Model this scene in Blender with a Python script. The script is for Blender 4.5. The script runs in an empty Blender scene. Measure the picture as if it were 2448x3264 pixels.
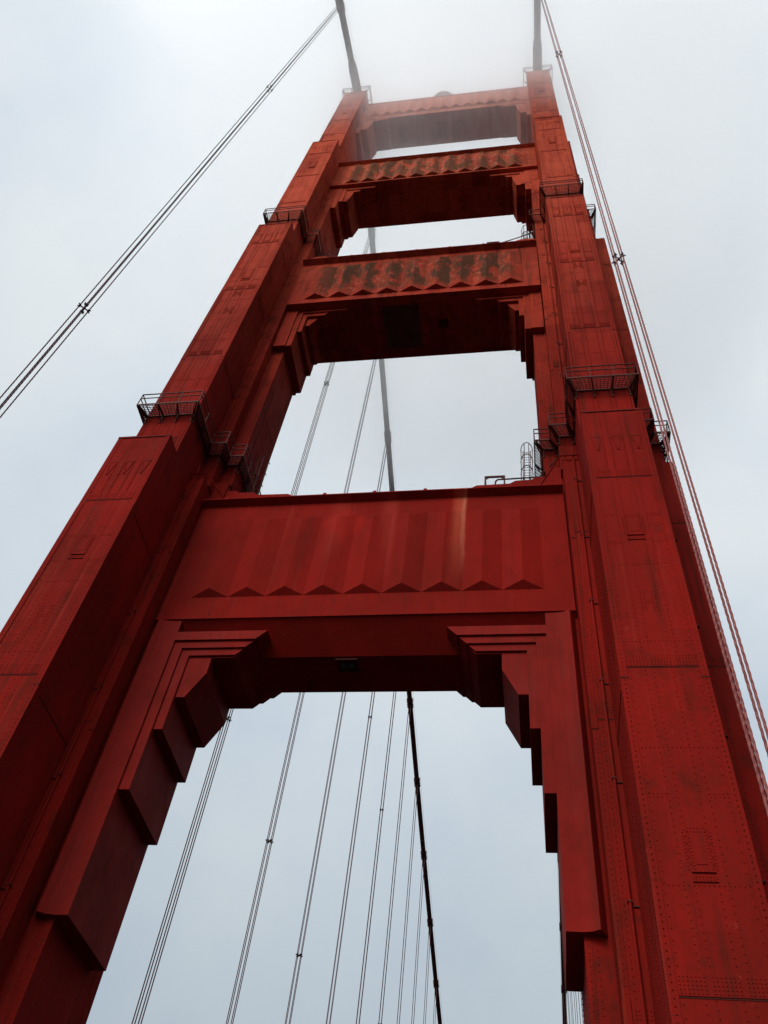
import bpy, math, random
import numpy as np
from mathutils import Vector, Matrix

random.seed(7)
rng = np.random.default_rng(7)
C = bpy.context.scene.collection
ZO = 1.7            # eye height above the roadway: all heights below are measured from the eye
YC = 33.73          # tower centre line, metres ahead of the camera
LX = 13.715         # leg (and cable) centre line, metres either side of the bridge axis

# ------------------------------------------------------------------ materials
def nodes(name):
    m = bpy.data.materials.new(name)
    m.use_nodes = True
    nt = m.node_tree
    nt.nodes.clear()
    return m, nt

def N(nt, typ, **kw):
    n = nt.nodes.new(typ)
    for k, v in kw.items():
        setattr(n, k, v)
    return n

def setin(n, **kw):
    for k, v in kw.items():
        n.inputs[k.replace('_', ' ')].default_value = v

def pos_noise(nt, scale, nscale, detail=4, rough=0.6, off=(0, 0, 0)):
    g = N(nt, 'ShaderNodeNewGeometry')
    mp = N(nt, 'ShaderNodeMapping')
    mp.inputs['Scale'].default_value = scale
    mp.inputs['Location'].default_value = off
    nt.links.new(g.outputs['Position'], mp.inputs['Vector'])
    t = N(nt, 'ShaderNodeTexNoise')
    setin(t, Scale=nscale, Detail=detail, Roughness=rough)
    nt.links.new(mp.outputs['Vector'], t.inputs['Vector'])
    return t.outputs['Fac']

def ramp(nt, src, a, b, ca=(0, 0, 0, 1), cb=(1, 1, 1, 1)):
    r = N(nt, 'ShaderNodeValToRGB')
    r.color_ramp.elements[0].position = a
    r.color_ramp.elements[1].position = b
    r.color_ramp.elements[0].color = ca
    r.color_ramp.elements[1].color = cb
    nt.links.new(src, r.inputs['Fac'])
    return r.outputs['Color']

def mix(nt, fac, a, b):
    m = N(nt, 'ShaderNodeMix', data_type='RGBA')
    if isinstance(fac, (int, float)):
        m.inputs['Factor'].default_value = fac
    else:
        nt.links.new(fac, m.inputs['Factor'])
    for s, v in (('A', a), ('B', b)):
        i = [x for x in m.inputs if x.name == s and x.type == 'RGBA'][0]
        if isinstance(v, tuple):
            i.default_value = v
        else:
            nt.links.new(v, i)
    return [x for x in m.outputs if x.type == 'RGBA'][0]

def mth(nt, op, a, b=None, c=None, clamp=False):
    m = N(nt, 'ShaderNodeMath', operation=op, use_clamp=clamp)
    for i, v in enumerate((a, b, c)):
        if v is None:
            continue
        if isinstance(v, (int, float)):
            m.inputs[i].default_value = v
        else:
            nt.links.new(v, m.inputs[i])
    return m.outputs[0]

def xyz(nt):
    g = N(nt, 'ShaderNodeNewGeometry')
    s = N(nt, 'ShaderNodeSeparateXYZ')
    nt.links.new(g.outputs['Position'], s.inputs[0])
    return s.outputs

def maprange(nt, src, a, b, c=0.0, d=1.0, smooth=False):
    m = N(nt, 'ShaderNodeMapRange', interpolation_type='SMOOTHSTEP' if smooth else 'LINEAR')
    setin(m, From_Min=a, From_Max=b, To_Min=c, To_Max=d)
    nt.links.new(src, m.inputs['Value'])
    return m.outputs['Result']

def finish(nt, col, rough, bump=None, bstr=0.2, spec=0.3):
    p = N(nt, 'ShaderNodeBsdfPrincipled')
    if isinstance(col, tuple):
        p.inputs['Base Color'].default_value = col
    else:
        nt.links.new(col, p.inputs['Base Color'])
    if isinstance(rough, (int, float)):
        p.inputs['Roughness'].default_value = rough
    else:
        nt.links.new(rough, p.inputs['Roughness'])
    p.inputs['Specular IOR Level'].default_value = spec
    if bump is not None:
        b = N(nt, 'ShaderNodeBump')
        setin(b, Strength=bstr, Distance=0.03)
        nt.links.new(bump, b.inputs['Height'])
        nt.links.new(b.outputs['Normal'], p.inputs['Normal'])
    o = N(nt, 'ShaderNodeOutputMaterial')
    nt.links.new(p.outputs[0], o.inputs['Surface'])

RED = (0.240, 0.0098, 0.0070, 1)
RED2 = (0.150, 0.0085, 0.0062, 1)
UPPER_ORANGE = (0.58, 0.094, 0.047, 1)
GRIME = (0.042, 0.012, 0.008, 1)
PALE = (0.44, 0.085, 0.05, 1)
CX0, CZ0 = 8.507, 1.7

def paint(name, grime=0.5, chips=0.5, streak=0.5, extra=None, plates=0.55, spec=0.012):
    """International-orange steel paint; shifts to a lighter orange on the upper tower."""
    m, nt = nodes(name)
    p = xyz(nt)
    big = pos_noise(nt, (0.25, 0.25, 0.12), 1.0, 5, 0.6)
    col = mix(nt, ramp(nt, big, 0.32, 0.70), RED2, RED)
    height_mix = maprange(nt, p['Z'], 50, 118, 0.0, 1.0, False)
    height_mix_n = mth(nt, 'MULTIPLY', height_mix, ramp(nt, pos_noise(nt, (0.2, 0.2, 0.1), 1.3, 4, 0.6, (9, 3, 1)), 0.0, 0.5))
    col = mix(nt, height_mix_n, col, UPPER_ORANGE)
    col = mix(nt, maprange(nt, p['Z'], 116, 146, 0.0, 0.75, True), col, (0.55, 0.17, 0.115, 1))  # paleness of the fog round the tower top put into the paint
    # plates and touch-up coats of slightly different age
    q = N(nt, 'ShaderNodeNewGeometry')
    sn = N(nt, 'ShaderNodeVectorMath', operation='SNAP')
    mp2 = N(nt, 'ShaderNodeVectorMath', operation='ADD')
    mp2.inputs[1].default_value = (0.31, 0.77, 1.3)
    nt.links.new(q.outputs['Position'], mp2.inputs[0])
    nt.links.new(mp2.outputs[0], sn.inputs[0])
    sn.inputs[1].default_value = (1.62, 2.4, 4.13)
    wn = N(nt, 'ShaderNodeTexWhiteNoise', noise_dimensions='3D')
    nt.links.new(sn.outputs[0], wn.inputs['Vector'])
    col = mix(nt, mth(nt, 'MULTIPLY', maprange(nt, wn.outputs['Value'], 0.55, 1.0), plates), col, RED2)
    # rain streaks
    st = pos_noise(nt, (2.3, 2.3, 0.07), 1.3, 6, 0.7, (3, 1, 0))
    col = mix(nt, mth(nt, 'MULTIPLY', ramp(nt, st, 0.52, 0.72), grime), col, GRIME)
    st2 = pos_noise(nt, (1.9, 1.9, 0.045), 1.1, 4, 0.6, (13, 7, 0))
    col = mix(nt, mth(nt, 'MULTIPLY', ramp(nt, st2, 0.60, 0.80), streak * 0.35), col, PALE)
    # blotchy dirt
    bl = pos_noise(nt, (0.7, 0.7, 0.5), 1.0, 8, 0.72, (1, 5, 2))
    col = mix(nt, mth(nt, 'MULTIPLY', ramp(nt, bl, 0.53, 0.70), grime * 0.8), col, GRIME)
    # worn, chalky patches
    ch = pos_noise(nt, (0.9, 0.9, 0.55), 2.1, 9, 0.78, (21, 4, 8))
    col = mix(nt, mth(nt, 'MULTIPLY', ramp(nt, ch, 0.63, 0.72), chips * 0.55), col, PALE)
    # fine mottling
    fn = pos_noise(nt, (1, 1, 1), 7.0, 6, 0.7)
    col = mix(nt, mth(nt, 'MULTIPLY', ramp(nt, fn, 0.35, 0.75), 0.28), col, GRIME)
    if extra:
        col = extra(nt, p, col)
    rg = maprange(nt, bl, 0.3, 0.7, 0.62, 0.85)
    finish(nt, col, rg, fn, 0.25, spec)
    return m

def stain_flutes(z0, z1, amount, cols, pitch, half):
    """dark algae and bleached patches that follow the folds of a fluted face, between two heights"""
    def f(nt, p, col):
        band = mth(nt, 'MULTIPLY', maprange(nt, p['Z'], z0, z0 + 1.6, 0, 1, True), maprange(nt, p['Z'], z1 - 0.7, z1, 1, 0, True))
        wide = maprange(nt, mth(nt, 'ABSOLUTE', p['X']), half - 2.2, half + 1.0, 1, 0.12, True)
        band = mth(nt, 'MULTIPLY', band, wide)
        ph = mth(nt, 'SINE', mth(nt, 'MULTIPLY_ADD', p['X'], 2 * math.pi / pitch, 0.6))
        ph2 = mth(nt, 'SINE', mth(nt, 'MULTIPLY_ADD', p['X'], 2 * math.pi / pitch, 3.4))
        def n(sc, off, d=8):
            return pos_noise(nt, sc, 1.0, d, 0.72, off)
        b = mth(nt, 'ADD', mth(nt, 'MULTIPLY', ph, 0.055), n((0.85, 0.2, 0.34), (5, 0, 2), 10))
        c = mth(nt, 'ADD', mth(nt, 'MULTIPLY', ph2, 0.05), n((1.5, 0.2, 0.6), (31, 0, 11), 10))
        d = n((2.0, 0.3, 1.5), (57, 0, 3), 10)
        col = mix(nt, mth(nt, 'MULTIPLY', mth(nt, 'MULTIPLY', ramp(nt, c, 0.50, 0.54), band), 0.75 * amount), col, cols[1])
        col = mix(nt, mth(nt, 'MULTIPLY', mth(nt, 'MULTIPLY', ramp(nt, d, 0.52, 0.60), band), 0.5 * amount), col, cols[2])
        col = mix(nt, mth(nt, 'MULTIPLY', mth(nt, 'MULTIPLY', ramp(nt, b, 0.455, 0.535), band), 0.88 * amount), col, cols[0])
        return col
    return f

def stain_wash(nt, p, col):
    """one long bleached run-off streak and a few faint ones on the lowest crossbeam"""
    n = pos_noise(nt, (0.8, 0.3, 0.12), 1.2, 6, 0.65, (2, 0, 4))
    def streak(x, w, a, ztop, zlen):
        dx = mth(nt, 'ABSOLUTE', mth(nt, 'SUBTRACT', mth(nt, 'ADD', p['X'], mth(nt, 'MULTIPLY', mth(nt, 'SUBTRACT', n, 0.5), 0.9)), x))
        s = maprange(nt, dx, 0.0, w, 1, 0, True)
        v = maprange(nt, p['Z'], ztop - zlen, ztop - 1.0, 0.0, 1, True)
        return mth(nt, 'MULTIPLY', mth(nt, 'MULTIPLY', s, v), a)
    s = streak(4.95, 0.60, 0.6, 43.3, 9)
    col = mix(nt, s, col, (0.40, 0.075, 0.04, 1))
    col = mix(nt, streak(5.25, 0.22, 0.6, 43.0, 7), col, (0.46, 0.14, 0.085, 1))
    col = mix(nt, streak(0.9, 0.7, 0.3, 41.8, 6), col, (0.34, 0.045, 0.03, 1))
    col = mix(nt, streak(-2.2, 0.9, 0.3, 41.6, 5), col, (0.32, 0.035, 0.025, 1))
    # small fresh red touch-up patch high on the left of centre
    dq = mth(nt, 'ADD', mth(nt, 'ABSOLUTE', mth(nt, 'ADD', p['X'], 1.7)), mth(nt, 'MULTIPLY', mth(nt, 'ABSOLUTE', mth(nt, 'SUBTRACT', p['Z'], 41.4)), 0.8))
    pm = maprange(nt, mth(nt, 'ADD', dq, mth(nt, 'MULTIPLY', n, 2.4)), 1.9, 3.0, 0.28, 0.0, True)
    col = mix(nt, pm, col, (0.36, 0.014, 0.009, 1))
    return col

OLIVE = (0.046, 0.026, 0.015, 1)
M = {}
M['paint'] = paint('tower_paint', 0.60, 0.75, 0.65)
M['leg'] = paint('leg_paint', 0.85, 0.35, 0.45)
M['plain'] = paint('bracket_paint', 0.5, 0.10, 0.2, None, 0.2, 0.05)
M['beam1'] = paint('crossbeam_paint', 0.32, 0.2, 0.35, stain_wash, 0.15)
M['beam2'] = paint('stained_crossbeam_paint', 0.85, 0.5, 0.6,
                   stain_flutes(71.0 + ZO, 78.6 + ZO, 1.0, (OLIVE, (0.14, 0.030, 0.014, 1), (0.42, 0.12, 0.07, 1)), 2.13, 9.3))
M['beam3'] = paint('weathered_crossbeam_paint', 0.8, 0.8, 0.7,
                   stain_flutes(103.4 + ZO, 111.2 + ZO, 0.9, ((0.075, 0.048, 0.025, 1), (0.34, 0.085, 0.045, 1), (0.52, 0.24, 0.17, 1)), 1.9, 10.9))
def bleached(nt, p, col):  # top crossbeam: faded paint, with the fog's paleness put into the colour
    n = pos_noise(nt, (0.9, 0.3, 0.25), 1.2, 6, 0.65, (8, 0, 5))
    return mix(nt, ramp(nt, n, 0.30, 0.62), col, (0.56, 0.20, 0.14, 1))
M['beam4'] = paint('faded_foggy_crossbeam_paint', 0.2, 0.6, 0.6, bleached)

def simple(name, c1, c2, sc, rough, metal=0.0, bump=0.2, spec=0.08):
    m, nt = nodes(name)
    n = pos_noise(nt, (1, 1, 1), sc, 6, 0.65)
    finish(nt, mix(nt, ramp(nt, n, 0.3, 0.7), c1, c2), rough, n, bump, spec)
    return m
M['rail'] = simple('shaded_walkway_paint', (0.045, 0.012, 0.009, 1), (0.095, 0.018, 0.013, 1), 3.0, 0.6)  # tower paint darkened, with shadow and backlighting put into the colour
M['galv'] = simple('galvanised_steel', (0.16, 0.13, 0.12, 1), (0.30, 0.25, 0.23, 1), 4.0, 0.5)
M['darkrope'] = simple('backlit_rope_paint', (0.05, 0.024, 0.028, 1), (0.11, 0.05, 0.05, 1), 9.0, 0.6)  # rope paint again, its backlit darkness put into the colour
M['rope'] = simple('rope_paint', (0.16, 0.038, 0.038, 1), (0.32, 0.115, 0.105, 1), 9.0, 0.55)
M['clamp'] = simple('clamp_iron', (0.012, 0.008, 0.010, 1), (0.03, 0.015, 0.015, 1), 8.0, 0.6)
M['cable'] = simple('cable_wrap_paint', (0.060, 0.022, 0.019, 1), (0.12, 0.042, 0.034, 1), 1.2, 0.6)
M['seam'] = simple('seam_dark', (0.030, 0.008, 0.006, 1), (0.075, 0.012, 0.009, 1), 6.0, 0.8)  # dark joint lines; shade under the plate laps put into the colour
M['lens'] = simple('lamp_glass', (0.03, 0.04, 0.04, 1), (0.06, 0.07, 0.07, 1), 5.0, 0.2)
M['asphalt'] = simple('asphalt', (0.028, 0.028, 0.029, 1), (0.048, 0.048, 0.048, 1), 6.0, 0.85)
M['concrete'] = simple('sidewalk_concrete', (0.06, 0.058, 0.055, 1), (0.10, 0.095, 0.09, 1), 2.0, 0.9)
M['water'] = simple('bay_water', (0.006, 0.010, 0.011, 1), (0.009, 0.014, 0.015, 1), 0.05, 0.55, 0.0, 0.6)
M['line'] = simple('road_marking', (0.7, 0.7, 0.66, 1), (0.8, 0.8, 0.76, 1), 5.0, 0.7)

# ------------------------------------------------------------------ mesh builder
class MB:
    def __init__(s):
        s.v, s.f, s.m = [], [], []
        s.n = 0
    def add(s, vs, fs, mi=0):
        s.v.append(np.asarray(vs, float).reshape(-1, 3))
        for f in fs:
            s.f.append(tuple(i + s.n for i in f)); s.m.append(mi)
        s.n += len(vs)
    def box(s, x0, x1, y0, y1, z0, z1, mi=0):
        x0, x1 = min(x0, x1), max(x0, x1)
        vs = [(x, y, z) for z in (z0, z1) for y in (y0, y1) for x in (x0, x1)]
        s.add(vs, [(0, 2, 3, 1), (4, 5, 7, 6), (0, 1, 5, 4), (2, 6, 7, 3), (0, 4, 6, 2), (1, 3, 7, 5)], mi)
    def prism(s, poly, a, b, axis, mi=0):
        """poly extruded along an axis: 'y' takes (x,z), 'x' takes (y,z), 'z' takes (x,y)"""
        n = len(poly)
        def P(p, t):
            return (p[0], t, p[1]) if axis == 'y' else (t, p[0], p[1]) if axis == 'x' else (p[0], p[1], t)
        vs = [P(p, a) for p in poly] + [P(p, b) for p in poly]
        ar = sum(poly[i][0] * poly[(i + 1) % n][1] - poly[(i + 1) % n][0] * poly[i][1] for i in range(n))
        fl = (ar > 0) == (axis != 'y')
        lo, hi = tuple(range(n)), tuple(range(n, 2 * n))
        sd = [(i, (i + 1) % n, n + (i + 1) % n, n + i) for i in range(n)]
        if b < a:
            fl = not fl
        if fl:
            fs = [lo[::-1], hi] + sd
        else:
            fs = [lo, hi[::-1]] + [q[::-1] for q in sd]
        s.add(vs, fs, mi)
    def tube(s, pts, r, n=8, mi=0, closed=False, cap=True):
        pts = [Vector(p) for p in pts]
        k = len(pts)
        rs = r if isinstance(r, (list, tuple)) else [r] * k
        ring = []
        up0 = None
        for i, p in enumerate(pts):
            if closed:
                t = (pts[(i + 1) % k] - pts[i - 1]).normalized()
            else:
                t = (pts[min(i + 1, k - 1)] - pts[max(i - 1, 0)]).normalized()
            if up0 is None:
                up0 = Vector((0, 0, 1)) if abs(t.z) < 0.9 else Vector((1, 0, 0))
            a = t.cross(up0)
            if a.length < 1e-4:
                a = t.cross(Vector((0, 1, 0)))
            a.normalize()
            b = t.cross(a).normalized()
            up0 = a.cross(t)
            for j in range(n):
                th = 2 * math.pi * j / n
                ring.append(p + a * (rs[i] * math.cos(th)) + b * (rs[i] * math.sin(th)))
        fs = []
        for i in range(k if closed else k - 1):
            i2 = (i + 1) % k
            for j in range(n):
                j2 = (j + 1) % n
                fs.append((i * n + j, i * n + j2, i2 * n + j2, i2 * n + j))
        if cap and not closed:
            fs.append(tuple(range(n))[::-1]); fs.append(tuple((k - 1) * n + j for j in range(n)))
        s.add([tuple(v) for v in ring], fs, mi)
    def bar(s, a, b, w, h=None, mi=0):
        """square-section bar between two points"""
        a, b = Vector(a), Vector(b)
        t = (b - a).normalized()
        u = t.cross(Vector((0, 0, 1)))
        if u.length < 1e-3:
            u = Vector((1, 0, 0))
        u.normalize(); v = u.cross(t)
        h = h or w
        vs = []
        for p in (a, b):
            for i, j in ((-1, -1), (1, -1), (1, 1), (-1, 1)):
                vs.append(tuple(p + u * (i * w / 2) + v * (j * h / 2)))
        s.add(vs, [(0, 1, 2, 3), (7, 6, 5, 4), (0, 4, 5, 1), (1, 5, 6, 2), (2, 6, 7, 3), (3, 7, 4, 0)], mi)
    def rivets(s, P, nrm, r=0.030, h=0.026, mi=0):
        r, h = r * 0.95, h * 0.85
        """dome-headed rivets at points P on a face whose outward normal is nrm"""
        P = np.asarray(P, float).reshape(-1, 3)
        if not len(P):
            return
        nrm = np.array(nrm, float)
        t = np.array((0, 0, 1.0)) if abs(nrm[2]) < 0.9 else np.array((1.0, 0, 0))
        a = np.cross(nrm, t); a /= np.linalg.norm(a); b = np.cross(nrm, a)
        k = 6
        off = [a * (r * math.cos(2 * math.pi * j / k)) + b * (r * math.sin(2 * math.pi * j / k)) for j in range(k)]
        tmpl = np.array(off + [0.6 * o + nrm * h * 0.75 for o in off] + [nrm * h])
        V = (P[:, None, :] + tmpl[None]).reshape(-1, 3)
        fb = [(j, (j + 1) % k, k + (j + 1) % k, k + j) for j in range(k)] + [(k + j, k + (j + 1) % k, 2 * k) for j in range(k)]
        s.v.append(V)
        for i in range(len(P)):
            o = s.n + i * (2 * k + 1)
            for f in fb:
                s.f.append(tuple(q + o for q in f)); s.m.append(mi)
        s.n += len(V)
    def build(s, name, mats, parent=None, origin=None, smooth=False):
        me = bpy.data.meshes.new(name)
        V = np.concatenate(s.v) + np.array((0, 0, ZO))
        if origin is None:
            og = np.zeros(3)
        elif origin == 'base':
            lo, hi = V.min(0), V.max(0)
            og = np.array(((lo[0] + hi[0]) / 2, (lo[1] + hi[1]) / 2, lo[2]))
        else:
            og = np.array(origin, float)
        me.from_pydata((V - og).tolist(), [], s.f)
        if not isinstance(mats, (list, tuple)):
            mats = [mats]
        for m in mats:
            me.materials.append(m)
        me.polygons.foreach_set('material_index', s.m)
        if smooth:
            me.polygons.foreach_set('use_smooth', [True] * len(s.f))
        me.update()
        o = bpy.data.objects.new(name, me)
        C.objects.link(o)
        if parent is not None:
            o.parent = parent
            base = Vector((0, 0, 0))
            q = parent
            while q is not None:
                base += q.location; q = q.parent
            o.location = Vector(og) - base
        else:
            o.location = og
        return o

def tag(o, label=None, cat=None, group=None, kind=None):
    if label: o['label'] = label
    if cat: o['category'] = cat
    if group: o['group'] = group
    if kind: o['kind'] = kind
    return o

# ------------------------------------------------------------------ the tower
tower = bpy.data.objects.new('bridge_tower', None)
C.objects.link(tower)
tower.location = (0, YC, 0)
tag(tower, 'tall red riveted steel tower with two stepped legs and four crossbeams rising into fog', 'bridge tower')

def back(y):
    return 2 * YC - y

PIL = [  # half width, front face, bottom, top
    (1.640, 26.50, -1.7, 42.86),
    (1.632, 27.74, 42.86, 82.37),
    (1.624, 28.61, 82.37, 113.88),
    (1.616, 29.50, 113.88, 144.0)]
STEP_A = [(2.58, 30.30, -1.7, 43.70), (2.66, 31.00, 43.70, 87.6), (2.62, 31.30, 87.6, 99.6), (2.60, 31.62, 99.6, 113.7)]
STEP_B = [(3.55, 4.00, 31.65, 36.75, -1.7, 44.9), (3.62, 3.66, 31.92, 35.8, 44.9, 82.3)]

def lineset(u0, u1, pitch):
    n = max(1, int(round((u1 - u0) / pitch)))
    return np.linspace(u0, u1, n + 1)

def pilaster(s, k, parent):
    w, y, z0, z1 = PIL[k]
    cx = s * LX
    b = MB()
    b.box(cx - w, cx + w, y, back(y), z0, z1)
    R = []
    pr = 0.022
    # corner angles: cover strips along both front corners, lapping at every splice
    seams = [[36.51, 23.89, 11.65, -0.6], [77.4, 67.1, 55.6], [108.5, 99.95, 91.0], [135.5, 127.5, 120.5]][k]
    for e in (-1, 1):
        zs = sorted([z0] + [q - 0.55 for q in seams if q - 0.55 > z0 + 0.3] + [z1])
        for i in range(len(zs) - 1):
            p2 = pr + (0.016 if i % 2 else 0.0)
            xa, xb = cx + e * (w + 0.012), cx + e * (w - 0.28)
            b.box(xa, xb, y - p2, y + 0.02, zs[i] + 0.02, zs[i + 1])
            # the side leg of the angle
            b.box(cx + e * (w + 0.012), cx + e * (w - 0.05), y + 0.02, y + 0.30, zs[i] + 0.02, zs[i + 1])
            b.box(min(xa, xb), max(xa, xb), y - p2 - 0.004, y - 0.001, zs[i] - 0.03, zs[i] + 0.02, 1)
        pit = 0.22 if k < 2 else 0.5
        if k < 3:
            for z in lineset(z0 + 0.1, z1 - 0.1, pit):
                R.append((cx + e * (w - 0.14), y - pr - 0.016, z))
    # splice plates: each upper plate laps over the lower one
    for zs in seams:
        b.box(cx - w + 0.29, cx + w - 0.29, y - 0.030, y + 0.01, zs, zs + 0.62)
        b.box(cx - w + 0.29, cx + w - 0.29, y - 0.012, y + 0.01, zs - 0.055, zs, 1)
    # cell-wall lines of staggered rivets
    if k < 3:
        pit = 0.24 if k < 2 else 0.5
        for xo in (-0.66, -0.36, 0.36, 0.66):
            for i, z in enumerate(lineset(z0 + 0.15, z1 - 0.15, pit)):
                R.append((cx + xo, y - 0.002, z + (0.5 * pit if abs(xo) < 0.5 else 0)))
        for xo in (-1.26, 1.26):
            for z in lineset(z0 + 0.2, z1 - 0.2, pit * 1.5):
                R.append((cx + xo, y - 0.002, z))
    if k < 3:
        for zs in seams:
            for r in range(5 if k < 2 else 3):
                for xo in lineset(-w + 0.36, w - 0.36, 0.115 if k < 2 else 0.2):
                    if k < 2 and 0.42 < abs(xo) < 0.58:
                        continue
                    R.append((cx + xo, y - 0.031, zs + 0.07 + r * 0.115))
        rows = [[38.91, 40.21, 29.89, 25.24, 20.09, 14.94, 8.2, 4.0], [80.6, 79.3, 72.9, 67.9, 65.0, 61.5, 58.0, 52.0, 48.9], [111.5, 106.4, 101.8, 96.0]][k]
        for z in rows:
            for xo in lineset(-w + 0.36, w - 0.36, 0.15):
                R.append((cx + xo, y - 0.002, z))
        half = [[33.49, 31.48, 18.2], [71.6, 69.0], [105.6]][k]
        for z in half:
            for e in (-1, 1):
                for xo in np.arange(0.72, w - 0.3, 0.14):
                    R.append((cx + e * xo, y - 0.002, z))
                    R.append((cx + e * xo, y - 0.002, z - 0.13))
        # H-shaped rivet clusters
        for z in [[27.6, 7.0], [66.3, 63.0], []][k]:
            for e in (-1, 1):
                for zz in np.arange(-0.55, 0.56, 0.12):
                    for d in (0.17, 0.29):
                        R.append((cx + e * d, y - 0.002, z + zz))
            for xo in (-0.1, 0, 0.1):
                R.append((cx + xo, y - 0.002, z)); R.append((cx + xo, y - 0.002, z - 0.13))
        # paired stiffener plates and V gussets under the cap
        zt = [40.21, 79.9, 111.4][k]
        zb = [36.51, 77.4, 108.5][k] + 0.62
        for xo in (-0.52, 0.52):
            b.box(cx + xo - 0.24, cx + xo + 0.24, y - 0.014, y + 0.01, zb, zt)
            for d in (-0.245, 0.245):
                b.box(cx + xo + d - 0.014, cx + xo + d + 0.014, y - 0.026, y - 0.001, zb, zt)
            for d in (-0.18, 0.18):
                for z in np.arange(zb + 0.1, zt, 0.12):
                    R.append((cx + xo + d, y - 0.015, z))
        for xc in (-1.03, 0.0, 1.03):
            hw, dz = 0.24, (zt - zb) * 0.42
            a0, a1, a2 = (cx + xc - hw, y - 0.010, zt), (cx + xc, y - 0.010, zt - dz), (cx + xc + hw, y - 0.010, zt)
            b.bar(a0, a1, 0.05, 0.05); b.bar(a1, a2, 0.05, 0.05)
        b.box(cx - w + 0.29, cx + w - 0.29, y - 0.012, y + 0.01, zt - 0.02, zt + 0.02, 1)
    # cap plate lip along the top of the pilaster
    if k < 3:
        b.box(cx - w - 0.03, cx + w + 0.03, y - 0.045, y + 0.3, z1 - 0.10, z1 + 0.012)
        b.box(cx - w - 0.02, cx + w + 0.02, y - 0.05, y - 0.02, z1 - 0.15, z1 - 0.10, 1)
    # ribs at the foot of the section above a cap
    if k in (1, 2):
        for xo in np.arange(-w + 0.42, w - 0.40, 0.125):
            if 0.42 < abs(xo) < 0.6:
                continue
            b.box(cx + xo - 0.026, cx + xo + 0.026, y - 0.035, y + 0.01, z0 + 0.45, z0 + 1.75 - (0.5 if k == 2 else 0))
            b.box(cx + xo + 0.027, cx + xo + 0.055, y - 0.006, y + 0.01, z0 + 0.45, z0 + 1.75 - (0.5 if k == 2 else 0), 1)
    # rivets on the inner side face (towards the roadway)
    xi = cx - s * w
    Q = []
    if k < 2:
        for yo in (0.15, 0.95, 1.2, 2.0, 2.3, 3.0):
            if y + yo < STEP_A[k][1] - 0.1:
                for z in lineset(z0 + 0.1, z1 - 0.1, 0.26 if yo < 2.5 else 0.4):
                    Q.append((xi - s * 0.013, y + yo, z))
        for zs in seams:
            b.box(xi - s * 0.022, xi + s * 0.02, y + 0.31, STEP_A[k][1] - 0.05, zs - 0.9, zs - 0.25)
            b.box(xi - s * 0.010, xi + s * 0.02, y + 0.31, STEP_A[k][1] - 0.05, zs - 0.95, zs - 0.9, 1)
            for r in range(4):
                for yo in np.arange(0.4, STEP_A[k][1] - y - 0.1, 0.13):
                    Q.append((xi - s * 0.022, y + yo, zs - 0.85 + r * 0.14))
    b.rivets(R, (0, -1, 0), 0.028 if k == 0 else 0.040, 0.026 if k == 0 else 0.04)
    b.rivets(Q, (-s, 0, 0), 0.031, 0.028)
    o = b.build('pilaster', [M['paint'], M['seam']], parent)
    # inspection hatch: a raised plate ringed with rivets over a small ledge
    for (zb, zt, hw) in [[(31.93, 33.3, 0.36), (15.4, 16.83, 0.33)], [(69.3, 71.2, 0.36)], [(103.1, 105.3, 0.34)], [(131.0, 132.6, 0.33)]][k]:
        h = MB()
        h.box(cx - hw, cx + hw, y - 0.035, y + 0.01, zb, zt)
        h.box(cx - hw + 0.16, cx + hw - 0.16, y - 0.05, y - 0.03, zb + 0.22, zt - 0.2)
        h.box(cx - hw - 0.03, cx + hw + 0.03, y - 0.05, y + 0.01, zb - 0.04, zb)
        h.box(cx - hw - 0.05, cx + hw + 0.05, y - 0.04, y + 0.01, zb - 0.35, zb - 0.315)
        q = []
        for z in lineset(zb + 0.07, zt - 0.07, 0.12):
            q += [(cx - hw + 0.06, y - 0.035, z), (cx + hw - 0.06, y - 0.035, z), (cx - hw - 0.1, y - 0.001, z), (cx + hw + 0.1, y - 0.001, z)]
        for x in lineset(-hw + 0.06, hw - 0.06, 0.11):
            q += [(cx + x, y - 0.035, zt - 0.07), (cx + x, y - 0.001, zt + 0.09), (cx + x, y - 0.001, zb - 0.18), (cx + x, y - 0.001, zb - 0.27)]
        h.rivets(q, (0, -1, 0), 0.030, 0.028)
        h.build('inspection_hatch', [M['paint'], M['seam']], parent)
    return o

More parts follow.
